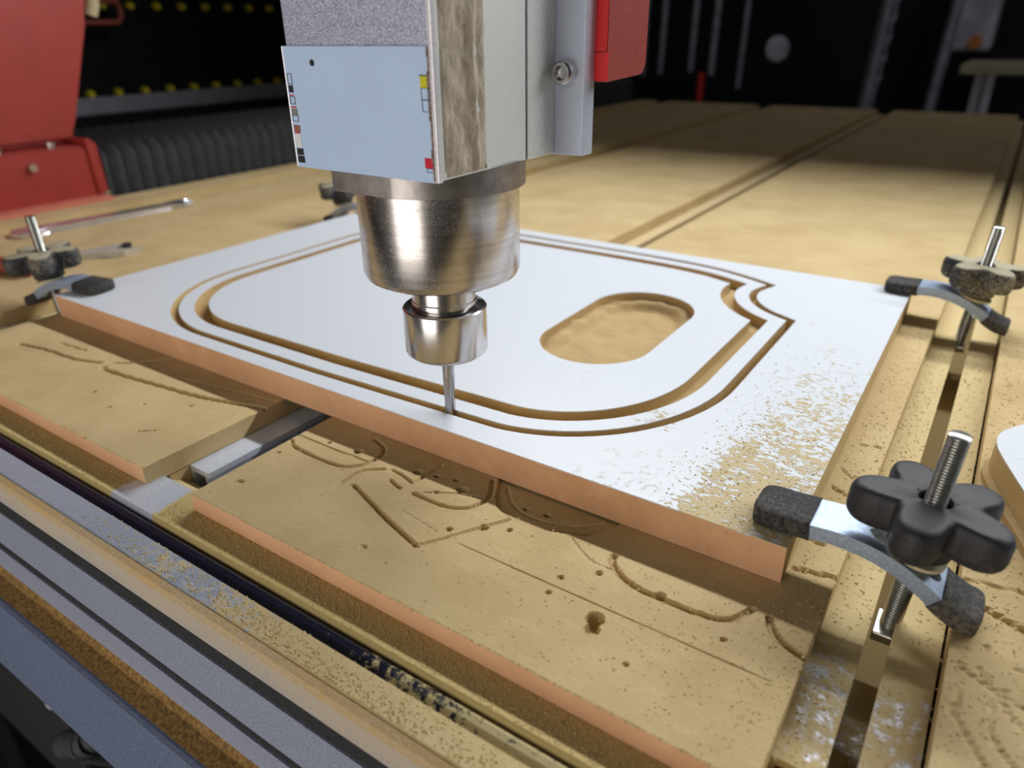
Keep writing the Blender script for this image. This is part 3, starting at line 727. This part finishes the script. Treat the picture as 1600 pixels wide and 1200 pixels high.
# ================================================================== TOOLS ON THE LEFT PLANK
def spanner_bm(L, w, t):
    bm = bmesh.new()
    out = [(0.004, -w * .9), (.018, -w), (.034, -w * .55), (L - .030, -w * .42), (L - .016, -w * .95), (L - .004, -w * .8), (L, -w * .3), (L - .012, -w * .22), (L - .012, w * .22), (L, w * .3), (L - .004, w * .8), (L - .016, w * .95), (L - .030, w * .42), (.034, w * .55), (.018, w), (.004, w * .9), (-.002, 0)]
    prism(bm, out, 0, t); bmesh.ops.bevel(bm, geom=[e for e in bm.edges], offset=t * .18, segments=1, affect='EDGES'); return bm
s1 = bmobj('spanner', spanner_bm(.215, .017, .006), 'chrome'); s1.location = (-.690, .080, .0003); s1.rotation_euler = (0, 0, math.radians(86)); tag(s1, 'long shiny chrome spanner lying on the left plank', 'spanner')
s2e = empty('collet_spanner', (-.560, .045, .0003), math.radians(62)); tag(s2e, 'short dull grey hook spanner in front of the chrome one', 'spanner')
bm = bmesh.new(); prism(bm, [(0, -.008), (.055, -.010), (.066, -.016), (.078, -.0165), (.095, -.006), (.080, -.008), (.071, -.0035), (.070, .004), (.076, .011), (.084, .014), (.072, .018), (.058, .014), (.052, .009), (0, .007)], 0, .006); bmobj('spanner_body', bm, 'spanner_grey', s2e)
bm = bmesh.new(); cyl(bm, (.082, .006, 0), (.082, .006, .008), .0045, seg=16); lab(bmobj('hook_pin', bm, 'print_black', s2e), 'dark hook pin')
bm = bmesh.new(); cyl(bm, (-.640, -.022, .0085), (-.520, .024, .0085), .0080, seg=20); ps = bmobj('wooden_rod', bm, 'dark_red', None, True); tag(ps, 'dark red wooden rod on the left plank behind the left clamp', 'rod')

# ================================================================== GANTRY UPRIGHT, BELLOWS, RACK
gu = empty('gantry_upright', (0, 0, 0)); tag(gu, 'big red painted gantry upright at the upper left on its bolted foot', 'gantry')
def yz_prism(name, prof, x0, x1, mat, parent, label=None, bev=0):
    bm = bmesh.new(); lo = [bm.verts.new((x0, y, z)) for y, z in prof]; hi = [bm.verts.new((x1, y, z)) for y, z in prof]; n = len(prof)
    bm.faces.new(lo[::-1]); bm.faces.new(hi)
    for i in range(n): bm.faces.new((lo[i], lo[(i + 1) % n], hi[(i + 1) % n], hi[i]))
    if bev: bmesh.ops.bevel(bm, geom=list(bm.edges), offset=bev, segments=2, affect='EDGES')
    o = bmobj(name, bm, mat, parent)
    if label: o['label'] = label
    return o
yz_prism('column', [(-.35, .072), (.2575, .072), (.266, .100), (.310, .215), (.327, .262), (.318, .50), (-.35, .50)], -1.06, -.862, 'red_paint', gu, None, .006)
yz_prism('foot_box', [(-.35, -.004), (.253, -.004), (.253, .070), (-.35, .070)], -1.02, -.822, 'red_paint', gu, None, .003)
yz_prism('end_plate', [(.251, -.006), (.265, -.006), (.2635, .071), (.256, .079), (.248, .079), (.250, .06)], -1.02, -.818, 'red_paint', gu, 'red end plate of the foot', .0015)
yz_prism('base_flange', [(-.35, .0004), (.258, .0004), (.258, .0045), (-.35, .0045)], -.84, -.795, 'red_paint_dusty', gu, 'thin dusty red flange under the foot')
def bolt_x(x, y, z, r, parent, mat='steel', name='bolt'):
    bm = bmesh.new(); cyl(bm, (x, y, z), (x + .006, y, z), r, r * .9, 16); return bmobj(name, bm, mat, parent, True, 40)
bolt_x(-.822, .176, .052, .0055, gu)
bolt_x(-.822, .2615, .006, .0040, gu)
for y in (.150, .216):
    bm = bmesh.new(); cyl(bm, (-.842, y, .070), (-.842, y, .077), .006, seg=16); bmobj('bolt', bm, 'steel', gu, True, 40)
bm = bmesh.new(); tube(bm, [tuple(p) for p in catmull([(-.90, .310, .30), (-.89, .332, .268), (-.885, .340, .250), (-.89, .336, .230)], 5)], .010, 12); lab(bmobj('tan_hose', bm, 'cream', gu, True), 'tan hose end behind the upright')

bm = bmesh.new(); rows = []
y = .268; k = 0
while y < 1.95:
    a = 0. if k % 2 == 0 else -.0085
    rows.append([bm.verts.new(c) for c in ((-.822 + a, y, -.004), (-.822 + a, y, .060 + a), (-.832 + a, y, .0685 + a), (-1.06, y, .0685 + a), (-1.06, y, -.004))]); y += .01075; k += 1
for a, b in zip(rows, rows[1:]):
    for j in range(4): bm.faces.new((a[j], a[j + 1], b[j + 1], b[j]))
be = bmobj('bellows', bm, 'bellows'); tag(be, 'black pleated bellows guard running back along the left table edge', 'bellows')

rk = empty('machine_guard', (0, 0, 0)); tag(rk, 'tall black guard panel with two rows of yellow bolts and a grey bar, far left', 'machine guard')
box('guard_panel', 'black', (-1.56, -1.503, .10, 2.6, -.78, .75), rk)
box('guard_rail', 'grey_bar', (-1.503, -1.490, .10, 2.6, .045, .081), rk, .002)
box('lower_lip', 'black', (-1.503, -1.470, .10, 2.6, .000, .044), rk)
for row_z, yo in ((.0875, .6258 - 6 * .0641), (.2620, .7560 - 8 * .0635)):
    for k in range(22):
        y = yo + k * .0640
        bm = bmesh.new(); cyl(bm, (-1.503, y, row_z), (-1.492, y, row_z), .0088, .0070, 14); bmobj('yellow_bolt', bm, 'yellow_bolt', rk, True, 40)
hd = bmesh.new(); tube(hd, [tuple(p) for p in catmull([(-1.44, .52, .228), (-1.44, .66, .228), (-1.44, .690, .229), (-1.44, .700, .242), (-1.44, .698, .262), (-1.44, .68, .268), (-1.44, .52, .270)], 4)], .006, 10)
hdo = bmobj('red_handle', hd, 'dark_red', rk, True); lab(hdo, 'dark red tubular handle')

# ================================================================== BACK OF THE ROOM (dim, out of focus)
PX = lambda u, v, d: tuple(np.array([.22235, -.26596, .203]) + np.array(RM).T @ (np.array([(u - 800) / 1123.797, (v - 600) / 1123.797, 1.]) * d))
rods = [(1003, 118, .012), (1031, 116, .012), (1078, 112, .013), (1110, 118, .014), (1152, 138, .012)]
for i, (u, v, r) in enumerate(rods):
    p = PX(u, v, 3.0); bm = bmesh.new(); cyl(bm, p, (p[0] + .012, p[1], p[2] + .75), r, seg=12)
    o = bmobj('steel_rod', bm, 'bg_grey', None, True)
    tag(o, ['leftmost blurred grey rod, just right of the red cover', 'second blurred grey rod from the red cover', 'third blurred grey rod, above and left of the small red post', 'fourth blurred grey rod, right above the small red post', 'rightmost blurred grey rod, reaching lowest'][i], 'rod', 'grey rods standing at the back of the room')
def bgbox(name, u0, u1, v0, v1, d, depth, mat, label, cat, bev=.004):
    a = PX(u0, v1, d); b = PX(u1, v0, d)
    bm = bmesh.new(); bx(bm, a[0], a[0] + abs(b[0] - a[0]) + abs(b[1] - a[1]) * .3, a[1], a[1] + depth, a[2], b[2], 0, bev)
    o = bmobj(name, bm, mat); return tag(o, label, cat)
p0 = PX(1092, 156, 2.9); bm = bmesh.new(); cyl(bm, p0, (p0[0], p0[1], p0[2] + .10), .013, seg=12); cyl(bm, (p0[0], p0[1], -.8), p0, .010, seg=12)
tag(bmobj('red_post', bm, 'red_bright', None, True), 'small dark red post behind the table under the grey rods', 'post')
p0 = PX(1215, 76, 3.1); bm = lathe([(0, -.008), (.045, -.006), (.052, 0), (.045, .006), (0, .008)], 28)
o = bmobj('wall_disc', bm, 'bg_pale', None, True); o.location = p0; o.rotation_euler = (math.radians(84), math.radians(20), math.radians(35)); tag(o, 'blurred pale oval disc hanging in the dark at the back', 'disc')
def post(u, vb, d, r, mat, label, name='steel_post', lean=0.):
    p = PX(u, vb, d); bm = bmesh.new(); cyl(bm, (p[0], p[1], -.80), (p[0] + lean, p[1], 1.0), r, seg=16)
    return tag(bmobj(name, bm, mat, None, True), label, 'post')
post(1338, 160, 2.9, .030, 'bg_grey', 'blurred pale steel post beside the twisted black chain', lean=.09)
post(1440, 160, 2.9, .022, 'bg_grey', 'blurred steel post left of the pale panel in the back corner', lean=.08)
ch = empty('hanging_chain', PX(1372, 110, 2.72)); tag(ch, 'dark twisted chain hanging beside the pale post', 'chain')
for k in range(12):
    bm = bmesh.new(); pts = [(.012 * math.cos(t), 0, .024 * math.sin(t)) for t in np.linspace(0, 2 * PI, 13)]; tube(bm, pts, .006, 8)
    o = bmobj('link', bm, 'bg_grey', ch, True); o.location = (0.004 * k * .5, 0, k * .034 - .02); o.rotation_euler = (0, 0, PI / 2 * (k % 2) + .5)
wb = empty('workbench', (0, 0, 0)); tag(wb, 'blurred bench with a pale timber top in the far right corner', 'workbench')
pb = PX(1500, 108, 2.75)
box('bench_top', 'bg_wood', (pb[0], pb[0] + .9, pb[1], pb[1] + .45, pb[2] - .018, pb[2] + .018), wb, .003)
for dx in (.055, .095, .80):
    box('leg', 'bg_pale', (pb[0] + dx, pb[0] + dx + .026, pb[1] + .02, pb[1] + .05, -.80, pb[2] - .018), wb, .002)
box('back_leg', 'bg_grey', (pb[0] + .05, pb[0] + .09, pb[1] + .38, pb[1] + .42, -.80, pb[2] - .018), wb, .002)
pp = PX(1505, 70, 3.3)
cb = empty('pale_cabinet', (0, 0, 0)); tag(cb, 'blurred pale lilac cabinet standing behind the timber bench', 'cabinet')
box('body', 'bg_pale', (pp[0] - .07, pp[0] + .11, pp[1], pp[1] + .2, pp[2] - .03, pp[2] + .5), cb, .02)
box('stand', 'black', (pp[0] - .05, pp[0] + .09, pp[1] + .02, pp[1] + .18, -.80, pp[2] - .03), cb, .01)
bm = bmesh.new(); cyl(bm, (pp[0] + .045, pp[1] - .02, pp[2] + .012), (pp[0] + .045, pp[1], pp[2] + .012), .028, seg=18); lab(bmobj('orange_knob', bm, 'orange', cb, True, 40), 'small orange knob')

# ================================================================== LOOSE SAWDUST
def flakes(name, n, sampler, label, smin=.0003, smax=.0011):
    V, F = [], []
    for _ in range(n):
        p = sampler()
        if p is None: continue
        x, y, z = p; a = random.uniform(0, 2 * PI); l = random.uniform(smin, smax); w = l * random.uniform(.35, .8); h = l * random.uniform(.25, .6)
        c, s = math.cos(a), math.sin(a); b = len(V)
        for dx, dy in ((-l, 0), (0, -w), (l, 0), (0, w)): V.append((x + c * dx - s * dy, y + s * dx + c * dy, z + random.uniform(0, h * .4)))
        V.append((x, y, z + h)); F += [[b, b + 1, b + 4], [b + 1, b + 2, b + 4], [b + 2, b + 3, b + 4], [b + 3, b, b + 4]]
    o = mobj(name, V, F, 'sawdust'); return tag(o, label, 'sawdust', None, 'stuff')
def s_sheet():
    x = random.uniform(.105, .181); y = random.uniform(-.017, .20)
    f = max(0, min(1, (x - .118) / .03)) * max(0, 1 - (y + .01) / .22) ** 1.2
    return (x, y, ZT) if random.random() < f else None
flakes('sawdust', 4200, s_sheet, 'scattered yellow sawdust over the right front corner of the white sheet', .0002, .0008)
def s_plank():
    x = random.uniform(-.07, .20); y = random.uniform(-.11, -.02)
    return (x, y, .0) if random.random() < (.12 + .7 * max(0, (x - .02) / .18)) else None
flakes('sawdust', 3200, s_plank, 'loose sawdust on the milled front plank', .00025, .0008)
def s_right():
    x = random.uniform(.186, .30); y = random.uniform(-.09, .33)
    if .2185 < x < .2268: return None
    z = BED if .2028 < x < .2443 else 0.
    return (x, y, z)
flakes('sawdust', 5500, s_right, 'loose sawdust along the right-hand slot and planks', .0003, .0010)
def s_beam():
    x = random.uniform(-.30, .20)
    if random.random() < .5:
        y = random.uniform(-.1265, -.148); z = -.0117 if y < -.1362 else -.0122
        if random.random() > max(0, (x + .14) / .2) or -.1362 < y < -.1262: return None
    else:
        y = random.uniform(-.1125, -.1255); z = -.0100
        if -.128 < x < -.088: return None
    return (x, y, z)
flakes('sawdust', 12000, s_beam, 'sawdust gathered along the front beam', .0003, .0009)
